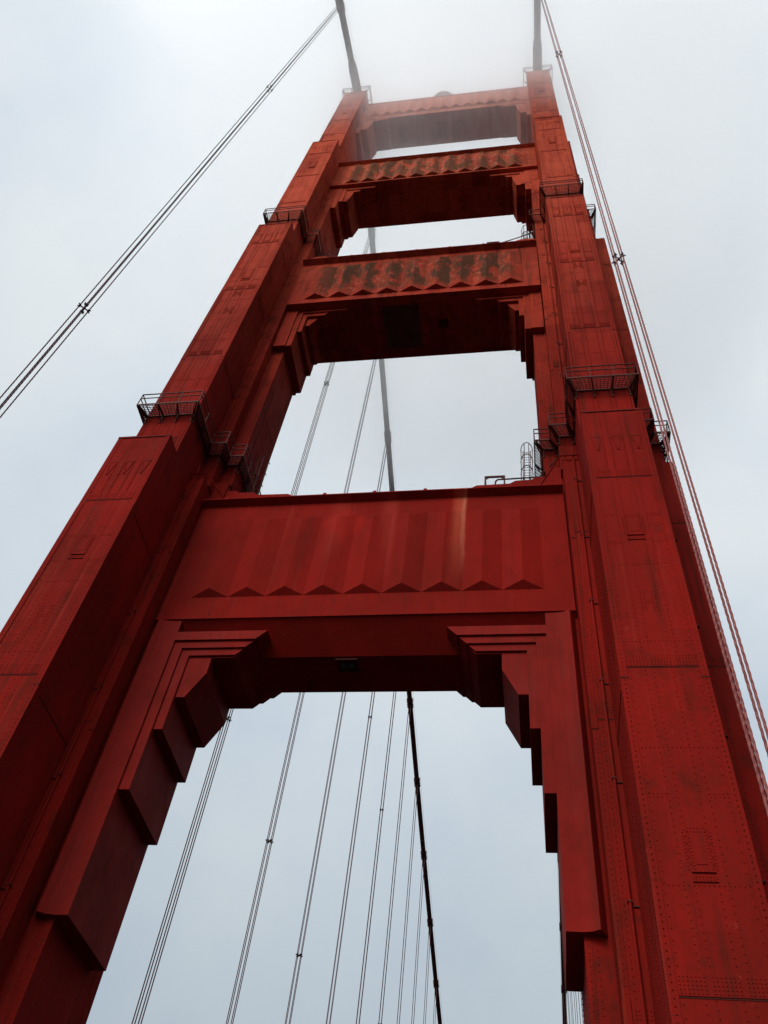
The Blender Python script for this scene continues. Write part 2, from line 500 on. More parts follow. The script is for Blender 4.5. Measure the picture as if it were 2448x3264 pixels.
def leg(s):
    b = MB()
    R, Q = [], []
    for k, (w, y, z0, z1) in enumerate(STEP_A):
        cx = s * LX
        b.box(cx - w, cx + w, y, back(y), z0, z1)
        if k < 3:
            xo = cx - s * (w - 0.12)
            # corner angle on the inner front edge
            b.box(cx - s * (w + 0.012), cx - s * (w - 0.25), y - 0.02, y + 0.02, z0, z1)
            b.box(cx - s * (w + 0.012), cx - s * (w - 0.05), y + 0.02, y + 0.26, z0, z1)
            for z in lineset(z0 + 0.1, z1 - 0.1, 0.24):
                R.append((xo, y - 0.021, z))
                R.append((cx - s * (w - 0.42), y - 0.002, z + 0.1))
            for zz in {0: (36.9, 24.4, 12.2), 1: (77.0, 64.6, 56.4), 2: (95.0,)}[k]:
                b.box(cx - s * (w - 0.27), cx - s * 1.66, y - 0.026, y + 0.01, zz, zz + 0.8)
                b.box(cx - s * (w - 0.27), cx - s * 1.66, y - 0.012, y + 0.01, zz - 0.05, zz, 1)
                b.box(cx - s * (w + 0.03), cx - s * (w - 0.24), y - 0.05, y + 0.01, zz - 0.5, zz + 0.9)
                b.box(cx - s * (w + 0.03), cx - s * (w - 0.24), y - 0.03, y + 0.01, zz - 0.55, zz - 0.5, 1)
                for r in range(5):
                    for xo2 in np.arange(1.74, w - 0.28, 0.12):
                        R.append((cx - s * xo2, y - 0.027, zz + 0.08 + 0.13 * r))
        # cap
        b.box(cx - w - 0.03, cx + w + 0.03, y - 0.04, y + 0.3, z1 - 0.09, z1 + 0.01)
    for k, (wi, wo, y0, y1, z0, z1) in enumerate(STEP_B):
        xi, xo = s * (LX - wi), s * (LX + wo)
        b.box(xi, xo, y0, y1, z0, z1)
        # inner corner angles, front and rear, and rivet rows
        for yy, e in ((y0, 1), (y1, -1)):
            b.box(xi - s * 0.012, xi + s * 0.24, yy - e * 0.02, yy + e * 0.02, z0, z1)
            b.box(xi - s * 0.012, xi + s * 0.03, yy + e * 0.02, yy + e * 0.26, z0, z1)
            for z in lineset(z0 + 0.1, z1 - 0.1, 0.21):
                Q.append((xi - s * 0.012, yy + e * 0.14, z))
        for z in lineset(z0 + 0.1, z1 - 0.1, 0.24):
            R.append((xi + s * 0.12, y0 - 0.021, z)); R.append((xi + s * 0.42, y0 - 0.002, z + 0.1))
            R.append((xo - s * 0.12, y0 - 0.002, z)); R.append((xo - s * 0.8, y0 - 0.002, z + 0.1))
        for yy in np.linspace(y0 + 1.0, y1 - 1.0, 4):
            for z in lineset(z0 + 0.1, z1 - 0.1, 0.3):
                Q.append((xi - s * 0.001, yy, z))
        for zz in {0: (39.0, 28.5, 17.0), 1: (76.0, 63.2, 55.0)}[k]:
            b.box(xo - s * 0.05, xo - s * 1.3, y0 - 0.025, y0 + 0.01, zz, zz + 0.7)
            b.box(xo - s * 0.05, xo - s * 1.3, y0 - 0.012, y0 + 0.01, zz - 0.05, zz, 1)
            for r in range(3):
                for x in np.arange(0.15, 1.25, 0.14):
                    R.append((xo - s * x, y0 - 0.025, zz + 0.1 + 0.18 * r))
            b.box(xi - s * 0.022, xi + s * 0.02, y0 + 0.27, y1 - 0.27, zz, zz + 0.7)
            b.box(xi - s * 0.010, xi + s * 0.02, y0 + 0.27, y1 - 0.27, zz - 0.05, zz, 1)
    b.rivets(R, (0, -1, 0), 0.031, 0.028)
    b.rivets(Q, (-s, 0, 0), 0.032, 0.03)
    L = b.build('leg', [M['leg'], M['seam']], tower)
    for k in range(4):
        pilaster(s, k, L)
    # conduit pipes clamped to the inner shoulder
    c = MB()
    px = s * (LX - 1.96)
    for y, z0, z1 in ((30.30, -1.0, 44.9), (31.0, 47.6, 85.2)):
        c.tube([(px, y - 0.09, z0), (px, y - 0.09, z1)], 0.062, 8)
        for z in np.arange(z0 + 2.2, z1 - 0.5, 5.05):
            c.box(px - 0.09, px + 0.09, y - 0.165, y + 0.01, z, z + 0.05, 1)
            c.box(px + s * 0.09, px + s * 0.30, y - 0.06, y + 0.01, z - 0.14, z - 0.10, 1)
    # branch running across to the crossbeam top
    zc = 43.85
    c.tube([(s * (LX - 1.5), 30.1, zc + 0.02), (s * (LX - 2.7), 30.1, zc), (s * (LX - 3.5), 30.8, zc - 0.9), (s * (LX - 4.0), 31.3, zc - 1.35)], 0.05, 6)
    # loose cable clips on the front shoulder and outer shoulder
    for z in (39.5, 33.0, 26.5, 20.0):
        c.box(s * (LX + 1.95), s * (LX + 2.3), 30.2, 30.31, z, z + 0.06, 1)
        c.box(s * (LX + 2.8), s * (LX + 3.1), 31.55, 31.66, z - 2, z - 1.93, 1)
    c.build('conduit', [M['leg'], M['rail']], L)
    return L

legs = {s: leg(s) for s in (-1, 1)}

# ------------------------------------------------------------------ crossbeams
def fluted(b, x0, x1, n, y, zb, zt, db, dt, rise, mi=0):
    W = (x1 - x0) / n
    for i in range(n):
        a, c = x0 + i * W, x0 + (i + 1) * W
        m = (a + c) / 2
        e = 0.004
        t2 = zt - dt * 1.32
        vs = [(a, y - e, zb), (m, y - db, zb + rise), (c, y - e, zb), (a, y - e, zt), (m, y - dt, t2), (c, y - e, zt)]
        b.add(vs, [(0, 1, 4, 3), (1, 2, 5, 4), (2, 1, 0), (3, 4, 5)], mi)

def bracket_layers(layers, s, b, c2=2 * YC):
    for poly, yf in layers:
        pts = [(s * x, z) for x, z in poly]
        b.prism(pts, yf, c2 - yf, 'y')

def crossbeam(y, zl, xh, zcb, ztop, over, soff, nfl, xfl, zfl, dep, top_fl, mat, brackets, capital=None):
    """y front face, zl lower lip, xh half length, coping between zcb and ztop"""
    yb = back(y)
    b = MB()
    yf, zs = soff[:2]
    yr = soff[2] if len(soff) > 2 else back(yf)
    b.prism([(y, zl), (y, zcb + 0.3), (yb, zcb + 0.3), (yb, zl), (yr, zs), (yf, zs)], -xh, xh, 'x')
    # lip moulding on the lower edge
    b.box(-xh + 0.003, xh - 0.003, y - 0.07, y + 0.02, zl - 0.012, zl + 0.17)
    b.box(-xh + 0.003, xh - 0.003, yb - 0.02, yb + 0.07, zl - 0.012, zl + 0.17)
    # plate seams on the face and on the soffit
    for x in np.arange(-xh + 2.9, xh - 1, 5.25):
        b.box(x - 0.012, x + 0.012, y - 0.006, y + 0.01, zl + 0.2, zfl - 0.05, 1)
        b.box(x - 0.02, x + 0.02, yf + 0.05, yr - 0.05, zs - 0.006, zs + 0.01, 1)
    o = b.build('crossbeam', [mat, M['seam']], tower)
    p = MB()
    fluted(p, -xfl, xfl, nfl, y, zfl, top_fl, dep[0], dep[1], dep[2])
    p.build('fluted_panel', mat, o)
    c = MB()
    ze = zcb + 0.62 * over
    c.prism([(y + 0.03, zcb), (y - over, ze), (y - over, ze + 0.09), (y + 0.5, ze + 0.15), (yb - 0.5, ze + 0.15),
             (yb + over, ze + 0.09), (yb + over, ze), (yb - 0.03, zcb)], -xh + 0.001, xh - 0.001, 'x')
    # angle bead riveted along the coping edge, with small lugs
    c.box(-xh + 0.05, xh - 0.05, y - over - 0.035, y - over - 0.001, ze + 0.005, ze + 0.085)
    for x in np.arange(-xh + 1.6, xh - 1, 3.1):
        c.box(x - 0.10, x + 0.10, y - over - 0.02, y - over + 0.25, ze + 0.09, ze + 0.24)
    c.build('coping', mat, o)
    for s in (-1, 1):
        k = MB()
        bracket_layers(brackets, s, k)
        if capital:
            capital(k, s)
        k.build('corner_bracket', M['plain'] if mat in (M['beam1'],) else mat, o)
    return o

def cap1(k, s):
    # the bracket's outer edge swells forward into a rounded pier
    prof = [(9.54, 31.40), (10.15, 31.385), (10.45, 31.33), (10.66, 31.20), (10.74, 31.15), (10.80, 31.24), (11.08, 31.80), (11.08, 35.6), (9.60, 35.6)]
    k.prism([(s * x, y) for x, y in prof], 15.84, 31.95, 'z')

B1 = [
    ([(10.74, 15.85), (9.53, 15.85), (9.53, 30.54), (5.17, 30.54), (4.63, 31.12), (10.1, 31.12), (10.72, 32.01), (10.74, 32.01)], 31.39),
    ([(10.6, 21.61), (9.03, 21.61), (9.03, 30.08), (5.65, 30.08), (5.17, 30.60), (10.6, 30.60)], 31.51),
    ([(10.6, 24.98), (8.57, 24.98), (8.57, 29.65), (6.11, 29.65), (5.65, 30.14), (10.6, 30.14)], 31.62),
    ([(10.6, 27.01), (8.10, 27.01), (7.36, 28.54), (7.36, 29.56), (6.13, 29.56), (5.9, 29.80), (10.6, 29.80)], 31.74)]
beam1 = crossbeam(31.39, 32.02, 11.06, 41.84, 42.62, 0.42, (32.78, 30.50, 35.55), 9, 9.58, 33.71, (0.34, 0.32, 0.41), 40.54, M['beam1'], B1, cap1)

B2 = [
    ([(10.95, 63.58), (9.94, 63.58), (9.94, 70.18), (10.95, 70.18)], 31.36),
    ([(10.5, 63.71), (9.48, 63.71), (9.48, 69.75), (5.77, 69.75), (5.45, 70.02), (10.5, 70.02)], 31.48),
    ([(10.5, 66.39), (9.09, 66.39), (9.09, 69.28), (7.57, 69.28), (7.2, 69.80), (10.5, 69.80)], 31.60),
    ([(10.5, 67.92), (8.74, 67.92), (8.16, 69.22), (8.16, 69.32), (10.5, 69.32)], 31.84)]
beam2 = crossbeam(30.84, 70.22, 10.95, 78.85, 81.0, 0.50, (31.41, 70.08), 9, 9.58, 71.15, (0.42, 0.40, 0.19), 77.9, M['beam2'], B2)

B3 = [
    ([(12.03, 96.8), (10.48, 96.8), (10.48, 103.2), (12.03, 103.48)], 31.40),
    ([(11.5, 99.05), (10.02, 99.05), (10.02, 102.85), (6.8, 102.85), (6.5, 103.38), (11.5, 103.38)], 31.50),
    ([(11.5, 99.2), (9.52, 99.2), (9.15, 101.55), (9.15, 102.32), (8.6, 102.32), (8.2, 102.95), (11.5, 102.95)], 31.62)]
beam3 = crossbeam(31.11, 103.52, 12.03, 111.0, 113.1, 0.40, (31.56, 103.43), 11, 10.45, 104.1, (0.36, 0.34, 0.17), 110.6, M['beam3'], B3)

B4 = [
    ([(12.15, 127.6), (11.56, 127.6), (11.56, 135.2), (12.15, 135.7)], 31.45),
    ([(11.9, 129.7), (10.72, 129.7), (10.25, 132.7), (10.25, 133.9), (8.3, 134.0), (8.0, 134.46), (11.9, 134.46)], 31.60)]
beam4 = crossbeam(31.46, 135.77, 12.15, 142.9, 144.06, 0.16, (31.53, 134.48), 13, 10.9, 136.2, (0.36, 0.34, 0.17), 142.4, M['beam4'], B4)

# raised haunches where the crossbeam tops meet the legs
for s in (-1, 1):
    h = MB()
    h.prism([(s * x, z) for x, z in ((5.3, 41.6), (5.6, 43.25), (5.95, 43.5), (7.96, 43.55), (8.3, 43.82), (9.3, 43.86), (9.52, 44.08), (11.0, 44.1), (11.0, 41.6))], 31.75, 35.6, 'y')
    h.build('haunch', M['beam1'], beam1)
    h = MB()
    h.prism([(s * x, z) for x, z in ((7.6, 78.6), (8.08, 82.42), (9.16, 82.63), (9.6, 82.96), (10.90, 82.9), (10.90, 78.6))], 31.6, 35.6, 'y')
    h.build('haunch', M['beam2'], beam2)

# twin floodlight let into the lowest soffit
fl = MB()
fl.box(-1.12, -0.12, 32.95, 33.75, 30.40, 30.52)
fl.box(-1.2, -0.04, 32.87, 32.97, 30.36, 30.52)
fl.box(-1.2, -0.04, 33.73, 33.83, 30.36, 30.52)
fo = fl.build('floodlight', M['seam'], tower)
for x in (-0.84, -0.42):
    g = MB()
    g.tube([(x, 33.35, 30.41), (x, 33.35, 30.33), (x, 33.35, 30.29)], [0.17, 0.17, 0.12], 16)
    g.build('lamp_lens', M['lens'], fo)

# dark plates and access covers on the soffits
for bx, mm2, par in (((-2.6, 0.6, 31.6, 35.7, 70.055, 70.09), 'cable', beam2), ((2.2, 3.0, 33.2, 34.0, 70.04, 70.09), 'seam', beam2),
                     ((-3.6, -2.7, 33.6, 34.5, 30.47, 30.51), 'beam1', beam1), ((2.3, 3.2, 33.6, 34.5, 30.47, 30.51), 'beam1', beam1)):
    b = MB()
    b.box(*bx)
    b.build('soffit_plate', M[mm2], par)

# ------------------------------------------------------------------ maintenance walkways
def rail_posts(path, gap):
    out = []
    for a, b in zip(path[:-1], path[1:]):
        L = math.dist(a, b)
        n = max(1, int(round(L / gap)))
        for i in range(n):
            t = i / n
            out.append((a[0] + (b[0] - a[0]) * t, a[1] + (b[1] - a[1]) * t))
    out.append(path[-1])
    return out

def walkway(s, outer, inner, z, parent, name='walkway', rh=1.22, gap=1.55, grate=True):
    O = [(s * x, y) for x, y in outer]
    I = [(s * x, y) for x, y in inner]
    b = MB()
    for P, h in ((O, 0.12), (I, 0.09)):
        for a, c in zip(P[:-1], P[1:]):
            b.bar((a[0], a[1], z - h / 2), (c[0], c[1], z - h / 2), 0.055, h)
    # grating: bearing bars between the two stringers plus cross rods
    for a, c, d, e in zip(O[:-1], O[1:], I[:-1], I[1:]):
        for t in (np.arange(0.14, 0.95, 0.145) if grate else ()):
            p = (a[0] + (d[0] - a[0]) * t, a[1] + (d[1] - a[1]) * t, z - 0.03)
            q = (c[0] + (e[0] - c[0]) * t, c[1] + (e[1] - c[1]) * t, z - 0.03)
            if math.dist(p, q) > 0.05:
                b.bar(p, q, 0.03, 0.04)
        n = max(1, int(math.dist(a, c) / 0.24))
        for i in range(n + 1 if grate else 0):
            t = i / n
            b.bar((a[0] + (c[0] - a[0]) * t, a[1] + (c[1] - a[1]) * t, z - 0.045), (d[0] + (e[0] - d[0]) * t, d[1] + (e[1] - d[1]) * t, z - 0.045), 0.022, 0.03)
    w = b.build(name, M['rail'], parent)
    r = MB()
    for zz, rr in ((z + rh, 0.030), (z + rh * 0.60, 0.026)):
        for a, c in zip(O[:-1], O[1:]):
            r.bar((a[0], a[1], zz), (c[0], c[1], zz), rr * 2, rr * 2)
    for p in rail_posts(O, gap):
        r.bar((p[0], p[1], z - 0.15), (p[0], p[1], z + rh), 0.05)
    r.build('railing', M['rail'], w)
    # knee brackets under the deck
    for a, c, d, e in zip(O[:-1], O[1:], I[:-1], I[1:]):
        n = max(1, int(round(math.dist(a, c) / 1.6)))
        for i in range(n + 1):
            t = (i + 0.08) / (n + 0.16)
            p = Vector((a[0] + (c[0] - a[0]) * t, a[1] + (c[1] - a[1]) * t, z - 0.1))
            q = Vector((d[0] + (e[0] - d[0]) * t, d[1] + (e[1] - d[1]) * t, z - 0.1))
            k = MB()
            k.bar(p, q, 0.07, 0.13)
            k.bar(p, q + Vector((0, 0, -0.62)), 0.055, 0.07)
            k.bar(q + Vector((0, 0, 0.05)), q + Vector((0, 0, -0.85)), 0.09, 0.09)
            k.build('support_bracket', M['rail'], w)
    return w

out1 = [(9.60, 36.6), (9.60, 31.12), (10.55, 31.12), (10.55, 30.02), (11.60, 30.02), (11.60, 26.78), (15.78, 26.78), (15.78, 30.02), (16.86, 30.02), (16.86, 31.0), (17.9, 31.0), (17.9, 36.6)]
inn1 = [(10.06, 36.6), (10.06, 31.86), (11.03, 31.86), (11.03, 30.94), (12.05, 30.94), (12.05, 27.70), (15.37, 27.70), (15.37, 30.94), (16.40, 30.94), (16.40, 31.86), (17.40, 31.86), (17.40, 36.6)]
out2 = [(10.57, 36.4), (10.57, 30.28), (11.62, 30.28), (11.62, 27.72), (15.66, 27.72), (15.66, 30.28), (16.86, 30.28), (16.86, 36.4)]
inn2 = [(11.06, 36.4), (11.06, 31.24), (12.06, 31.24), (12.06, 28.57), (15.36, 28.57), (15.36, 31.24), (16.36, 31.24), (16.36, 36.4)]
out3 = [(11.62, 38.2), (11.62, 29.2), (15.84, 29.2), (15.84, 38.2)]
inn3 = [(12.06, 37.8), (12.06, 29.6), (15.37, 29.6), (15.37, 37.8)]
for s in (-1, 1):
    walkway(s, out1, inn1, 47.27, tower)
    walkway(s, out2, inn2, 85.72, tower)
    walkway(s, out3, inn3, 144.15, tower, grate=False)
    # rounded housing over the cable saddle
    h = MB()
    cx = s * LX
    arc = [(cx + 1.15 * math.cos(t), 145.6 + 1.3 * math.sin(t)) for t in np.linspace(0, math.pi, 13)]
    h.prism([(cx + 1.15, 144.0)] + arc + [(cx - 1.15, 144.0)], 30.6, 36.9, 'y')
    h.build('saddle_housing', M['paint'], legs[s])

# caged ladders standing on the crossbeam tops against the legs
def ladder(x0, y0, x1, y1, z0, z1, parent, lean=0.0):
    """x0,y0 to x1,y1: line through the two stiles; the cage bulges to -y"""
    b = MB()
    for x, y in ((x0, y0), (x1, y1)):
        b.bar((x, y, z0), (x + lean, y, z1), 0.09, 0.05)
    for z in np.arange(z0 + 0.2, z1, 0.3):
        t = lean * (z - z0) / (z1 - z0)
        b.tube([(x0 + t, y0, z), (x1 + t, y1, z)], 0.016, 5)
    l = b.build('ladder', M['rail'], parent)
    g = MB()
    mx, my = (x0 + x1) / 2, (y0 + y1) / 2
    hoops = np.linspace(z0 + 0.9, z1, 5)
    H = []
    for z in hoops:
        t = lean * (z - z0) / (z1 - z0)
        pts = []
        for a in np.linspace(0, math.pi, 9):
            pts.append((mx + t + 0.40 * math.cos(a), my - 0.74 * math.sin(a), z))
        g.tube(pts, 0.030, 5)
        H.append(pts)
    for j in (1, 3, 5, 7):
        g.tube([H[0][j], H[-1][j]], 0.028, 5)
    g.build('safety_cage', M['rail'], l)
    return l

ladder(8.75, 33.9, 9.25, 33.9, 43.8, 50.1, tower, 0.12)
ladder(-9.55, 33.9, -9.0, 33.9, 43.8, 50.1, tower, -0.1)
ladder(9.85, 33.9, 10.3, 33.9, 82.8, 90.9, tower, 0.14)
ladder(-10.3, 33.9, -9.85, 33.9, 82.8, 88.2, tower, -0.1)

# guard frames round the roof hatches, and the pipe running to them
def guard(x0, x1, y, z0, h, parent):
    b = MB()
    for yy in (y, y + 0.9):
        for x in (x0, x1):
            b.bar((x, yy, z0 - 0.9), (x, yy, z0 + h), 0.10)
            b.bar((x, yy, z0 + h - 0.28), (x + (0.28 if x == x0 else -0.28), yy, z0 + h), 0.05)
        for zz in (z0 + h, z0 + 0.22):
            b.bar((x0 - 0.04, yy, zz), (x1 + 0.04, yy, zz), 0.11)
    for x in (x0, x1):
        b.bar((x, y, z0 + h), (x, y + 0.9, z0 + h), 0.08)
    return b.build('hatch_guard', M['rail'], parent)
guard(6.42, 7.62, 32.6, 44.25, 1.25, tower)
guard(6.45, 7.55, 31.3, 80.2, 1.75, tower)
p = MB()
p.tube([(7.05, 32.0, 43.6), (7.1, 32.0, 44.2), (7.25, 32.0, 44.36), (7.65, 32.0, 44.36), (9.79, 31.9, 44.3), (10.9, 31.6, 45.7), (11.35, 30.9, 45.1)], 0.055, 6)
p.build('roof_pipe', M['rail'], tower)
p = MB()
p.tube([(7.5, 31.5, 82.0), (9.4, 32.2, 85.0), (11.0, 31.2, 83.5), (11.75, 30.9, 83.3)], 0.05, 6)
p.build('roof_pipe', M['rail'], tower)
p = MB()
p.tube([(7.2, 31.8, 111.3), (9.2, 32.2, 114.6), (11.8, 32.4, 117.5)], 0.05, 6)
p.build('roof_pipe', M['rail'], tower)

# beacon platform at the middle of the top crossbeam
b = MB()
def lathe(b, cx, cy, prof, n=28, mi=0):
    vs, fs = [], []
    for r, z in prof:
        for j in range(n):
            t = 2 * math.pi * j / n
            vs.append((cx + r * math.cos(t), cy + r * math.sin(t), z))
    for i in range(len(prof) - 1):
        for j in range(n):
            fs.append((i * n + j, i * n + (j + 1) % n, (i + 1) * n + (j + 1) % n, (i + 1) * n + j))
    fs.append(tuple(range(n))[::-1]); fs.append(tuple((len(prof) - 1) * n + j for j in range(n)))
    b.add(vs, fs, mi)
lathe(b, -0.75, YC, [(1.0, 144.0), (1.0, 146.6), (1.95, 147.45), (2.08, 147.6), (2.08, 147.95), (1.9, 148.0)])
bo = b.build('beacon_platform', M['galv'], tower)
b = MB()
lathe(b, -0.75, YC, [(1.1, 147.95), (1.1, 149.2), (0.9, 149.9), (0.5, 150.3), (0.1, 150.45)])
b.build('beacon_lantern', M['lens'], bo)

# ------------------------------------------------------------------ main cables
def far_z(y):
    d = y - YC
    return 147.6 - 0.445 * d + 0.000476 * d * d
def near_z(y):
    d = YC - y
    return 147.2 - 0.435 * d + 0.00028 * d * d
def cable_z(y):
    return far_z(y) if y >= YC else near_z(y)
FAR_Y = [50.1, 65.9, 81.7, 97.8, 114.1, 130.4, 147.3, 164.2, 181.2, 198.0]
FAR_YR = FAR_Y + [215.0, 232.0, 249.0, 266.0]
NEAR_Y = [17.33]

def frame_at(y):
    e = 0.5
    return Vector((0, 2 * e, cable_z(y + e) - cable_z(y - e))).normalized()

for s, lab in ((-1, 'thick main cable on the left leg, seen again through the portals behind the tower'),
               (1, 'thick main cable running straight up from the top of the right leg into the fog')):
    ys = sorted(set(list(np.arange(-40, 30, 3.0)) + [YC - 3, YC - 1.5, YC, YC + 1.5, YC + 3] + list(np.arange(38, 320, 5.0))))
    b = MB()
    b.tube([(s * LX, y, cable_z(y) - (0.9 * math.exp(-((y - YC) / 2.2) ** 2))) for y in ys], 0.468, 20)
    og = (s * LX, YC, cable_z(YC) + ZO)
    cab = b.build('main_cable', M['cable'], None, og, True)
    tag(cab, lab, 'main cable', 'main suspension cables')
    # wrapping sleeves next to the saddle
    for ya, yb2 in ((25.4, 30.8), (36.6, 42.0)):
        b = MB()
        yy = np.linspace(ya, yb2, 6)
        b.tube([(s * LX, y, cable_z(y)) for y in yy], [0.55, 0.66, 0.66, 0.67, 0.67, 0.67] if ya < YC else [0.67, 0.67, 0.66, 0.66, 0.66, 0.55], 20)
        b.build('cable_sleeve', M['cable'], cab, None, True)
    # clamp bands with bolted flanges where the ropes hang
    for y in (NEAR_Y + (FAR_Y if s < 0 else FAR_YR)):
        t = frame_at(y)
        c = Vector((s * LX, y, cable_z(y)))
        b = MB()
        b.tube([c - t * 1.15, c - t * 1.05, c - t * 0.75, c - t * 0.70, c + t * 0.70, c + t * 0.75, c + t * 1.05, c + t * 1.15],
               [0.48, 0.53, 0.53, 0.57, 0.57, 0.53, 0.53, 0.48], 18)
        for e in (-1, 1):
            for q in (-0.8, -0.3, 0.3, 0.8):
                a = c + t * q + Vector((e * 0.56, 0, 0))
                b.bar(a + Vector((0, 0, -0.16)), a + Vector((0, 0, 0.16)), 0.09, 0.14)
        b.build('cable_band', M['cable'], cab)
    # hand ropes on stanchions above the cable
    b = MB()
    ys2 = list(np.arange(-30, 30, 4.0)) + list(np.arange(38, 300, 8.0))
    for e in (-1, 1):
        for part in ([y for y in ys2 if y < YC], [y for y in ys2 if y > YC]):
            b.tube([(s * LX + e * 0.55, y, cable_z(y) + 1.25) for y in part], 0.014, 5)
    for y in NEAR_Y + FAR_Y:
        for e in (-1, 1):
            b.bar((s * LX + e * 0.5, y, cable_z(y) + 0.1), (s * LX + e * 0.55, y, cable_z(y) + 1.3), 0.05)
    b.build('hand_rope', M['rope'], cab)

# ------------------------------------------------------------------ suspender ropes
def twisted(b, x, y, z0, z1, r, strands, step):
    """a wire rope; near ones get a visible lay as helically laid strands"""
    if not strands:
        b.tube([(x, y, z0), (x, y, z1)], r, 6)
        return
    n = int((z1 - z0) / step)
    b.tube([(x, y, z0), (x, y, z1)], r * 0.80, 6)
    for k in range(strands):
        pts = []
        for i in range(n + 1):
            z = z0 + (z1 - z0) * i / n
            t = 2 * math.pi * (i / 8.0 + k / strands)
            pts.append((x + 0.58 * r * math.cos(t), y + 0.58 * r * math.sin(t), z))
        b.tube(pts, r * 0.45, 4)

ORD = ['first', 'second', 'third', 'fourth', 'fifth', 'sixth', 'seventh', 'eighth', 'ninth', 'tenth', 'eleventh', 'twelfth', 'thirteenth', 'fourteenth']
def suspender(s, y, label, spacers=(), near=False, dark=True):
    z1 = cable_z(y)
    e = bpy.data.objects.new('suspender_rope', None)
    C.objects.link(e)
    e.location = (s * LX, y, 0.0)
    tag(e, label, 'suspender rope', 'ropes hanging from the main cables')
    for dx in (-0.18, 0.18):
        for dy in (-0.18, 0.18):
            b = MB()
            twisted(b, s * LX + dx, y + dy, -1.5, z1, 0.040 if near and not dark else 0.036, 3 if near else 0, 0.11)
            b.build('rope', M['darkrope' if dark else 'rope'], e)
    # saddle loop over the cable is hidden by the band; spacers tie the four ropes together
    for z in spacers:
        b = MB()
        for a, c in (((-0.18, -0.18), (0.18, 0.18)), ((-0.18, 0.18), (0.18, -0.18))):
            b.bar((s * LX + a[0] * 0.9, y + a[1] * 0.9, z), (s * LX + c[0] * 0.9, y + c[1] * 0.9, z), 0.045, 0.07)
        b.tube([(s * LX, y, z - 0.08), (s * LX, y, z + 0.08)], 0.06, 8)
        for dx in (-0.18, 0.18):
            for dy in (-0.18, 0.18):
                px, py = s * LX + dx, y + dy
                b.tube([(px, py, z - 0.09), (px, py, z + 0.09)], 0.062, 8)
                d = Vector((dx, dy, 0)).normalized(); t = Vector((-d.y, d.x, 0))
                for q in (-1, 1):
                    c = Vector((px, py, z)) + t * (q * 0.085)
                    b.tube([c - d * 0.05, c + d * 0.09], 0.026, 6)
                    b.tube([c + d * 0.06, c + d * 0.10], 0.036, 6)
        b.build('rope_spacer', M['clamp'], e)
    return e

suspender(-1, NEAR_Y[0], 'dark ropes slanting across the upper left sky in front of the tower', (41.1, 90.1), True)
suspender(1, NEAR_Y[0], 'thick twisted ropes running down the right edge in front of the right leg', (41.8, 90.2), True, False)
SP = {0: (90.6, 40.5), 1: (40.2,), 2: (38.1, 88.0), 3: (79.3, 36.0), 4: (75.1,), 5: (51.75,), 6: (48.0,), 7: (45.0,), 8: (), 9: ()}
for i, y in enumerate(FAR_Y):
    if i == 0:
        lb = 'ropes nearest the left leg in the big lower opening'
    elif i == len(FAR_Y) - 1:
        lb = 'last and shortest ropes in the lower opening, close beside the dark cable'
    else:
        lb = '%s set of ropes from the left leg in the lower opening' % ORD[i]
    suspender(-1, y, lb, SP.get(i, ()))
for i, y in enumerate(FAR_YR):
    if y < 110:
        continue
    k = i - 4
    suspender(1, y, '%s set of ropes from the right leg, in the narrow slit beside it' % ORD[k], ())

# ------------------------------------------------------------------ roadway and water (out of frame, for bounce light and other views)
b = MB(); b.box(-9.1, 9.1, -320, 420, -2.1, -1.7)
tag(b.build('road', M['asphalt'], None, 'base'), kind='structure')
for s in (-1, 1):
    b = MB(); b.box(s * 9.1, s * 12.4, -320, 420, -2.1, -1.52)
    tag(b.build('sidewalk', M['concrete'], None, 'base'), kind='structure')
b = MB(); b.box(-4000, 4000, -4000, 4000, -70.2, -69.0)
tag(b.build('water', M['water'], None, 'base'), kind='structure')

# ------------------------------------------------------------------ low cloud catching the tower top
m, nt = nodes('cloud_volume')
p = xyz(nt)
n1 = pos_noise(nt, (1, 1, 1.5), 0.060, 5, 0.62, (4, 2, 9))
zz = mth(nt, 'ADD', p['Z'], mth(nt, 'MULTIPLY', mth(nt, 'SUBTRACT', n1, 0.5), 40.0))
zz = mth(nt, 'ADD', zz, mth(nt, 'MULTIPLY', p['X'], 0.10))
zz = mth(nt, 'ADD', zz, maprange(nt, p['Y'], 38.0, 72.0, 0.0, 9.0, True))
zz = mth(nt, 'ADD', zz, maprange(nt, p['Y'], 6.0, 34.0, -5.0, 0.0, True))
rise = maprange(nt, zz, 117.0, 148.0, 0.0, 1.0, False)
rise = mth(nt, 'POWER', rise, 1.55)
dx = mth(nt, 'DIVIDE', p['X'], 62.0)
dy = mth(nt, 'DIVIDE', mth(nt, 'SUBTRACT', p['Y'], 42.0), 72.0)
rad = mth(nt, 'ADD', mth(nt, 'MULTIPLY', dx, dx), mth(nt, 'MULTIPLY', dy, dy))
fall = maprange(nt, rad, 0.25, 1.0, 1.0, 0.0, True)
top = maprange(nt, p['Z'], 150.0, 163.0, 1.0, 0.0, True)
den = mth(nt, 'MULTIPLY', mth(nt, 'MULTIPLY', mth(nt, 'MULTIPLY', rise, fall), top), 0.092)
v = N(nt, 'ShaderNodeVolumePrincipled')
setin(v, Color=(0.995, 0.997, 1.0, 1), Anisotropy=0.75)
nt.links.new(den, v.inputs['Density'])
o = N(nt, 'ShaderNodeOutputMaterial')
nt.links.new(v.outputs[0], o.inputs['Volume'])
b = MB(); b.box(-64, 64, -32, 116, 100.0, 162.0)
hz = b.build('haze', m, None, 'base')
tag(hz, 'pale bank of low fog swallowing the top of the tower', 'fog', kind='stuff')

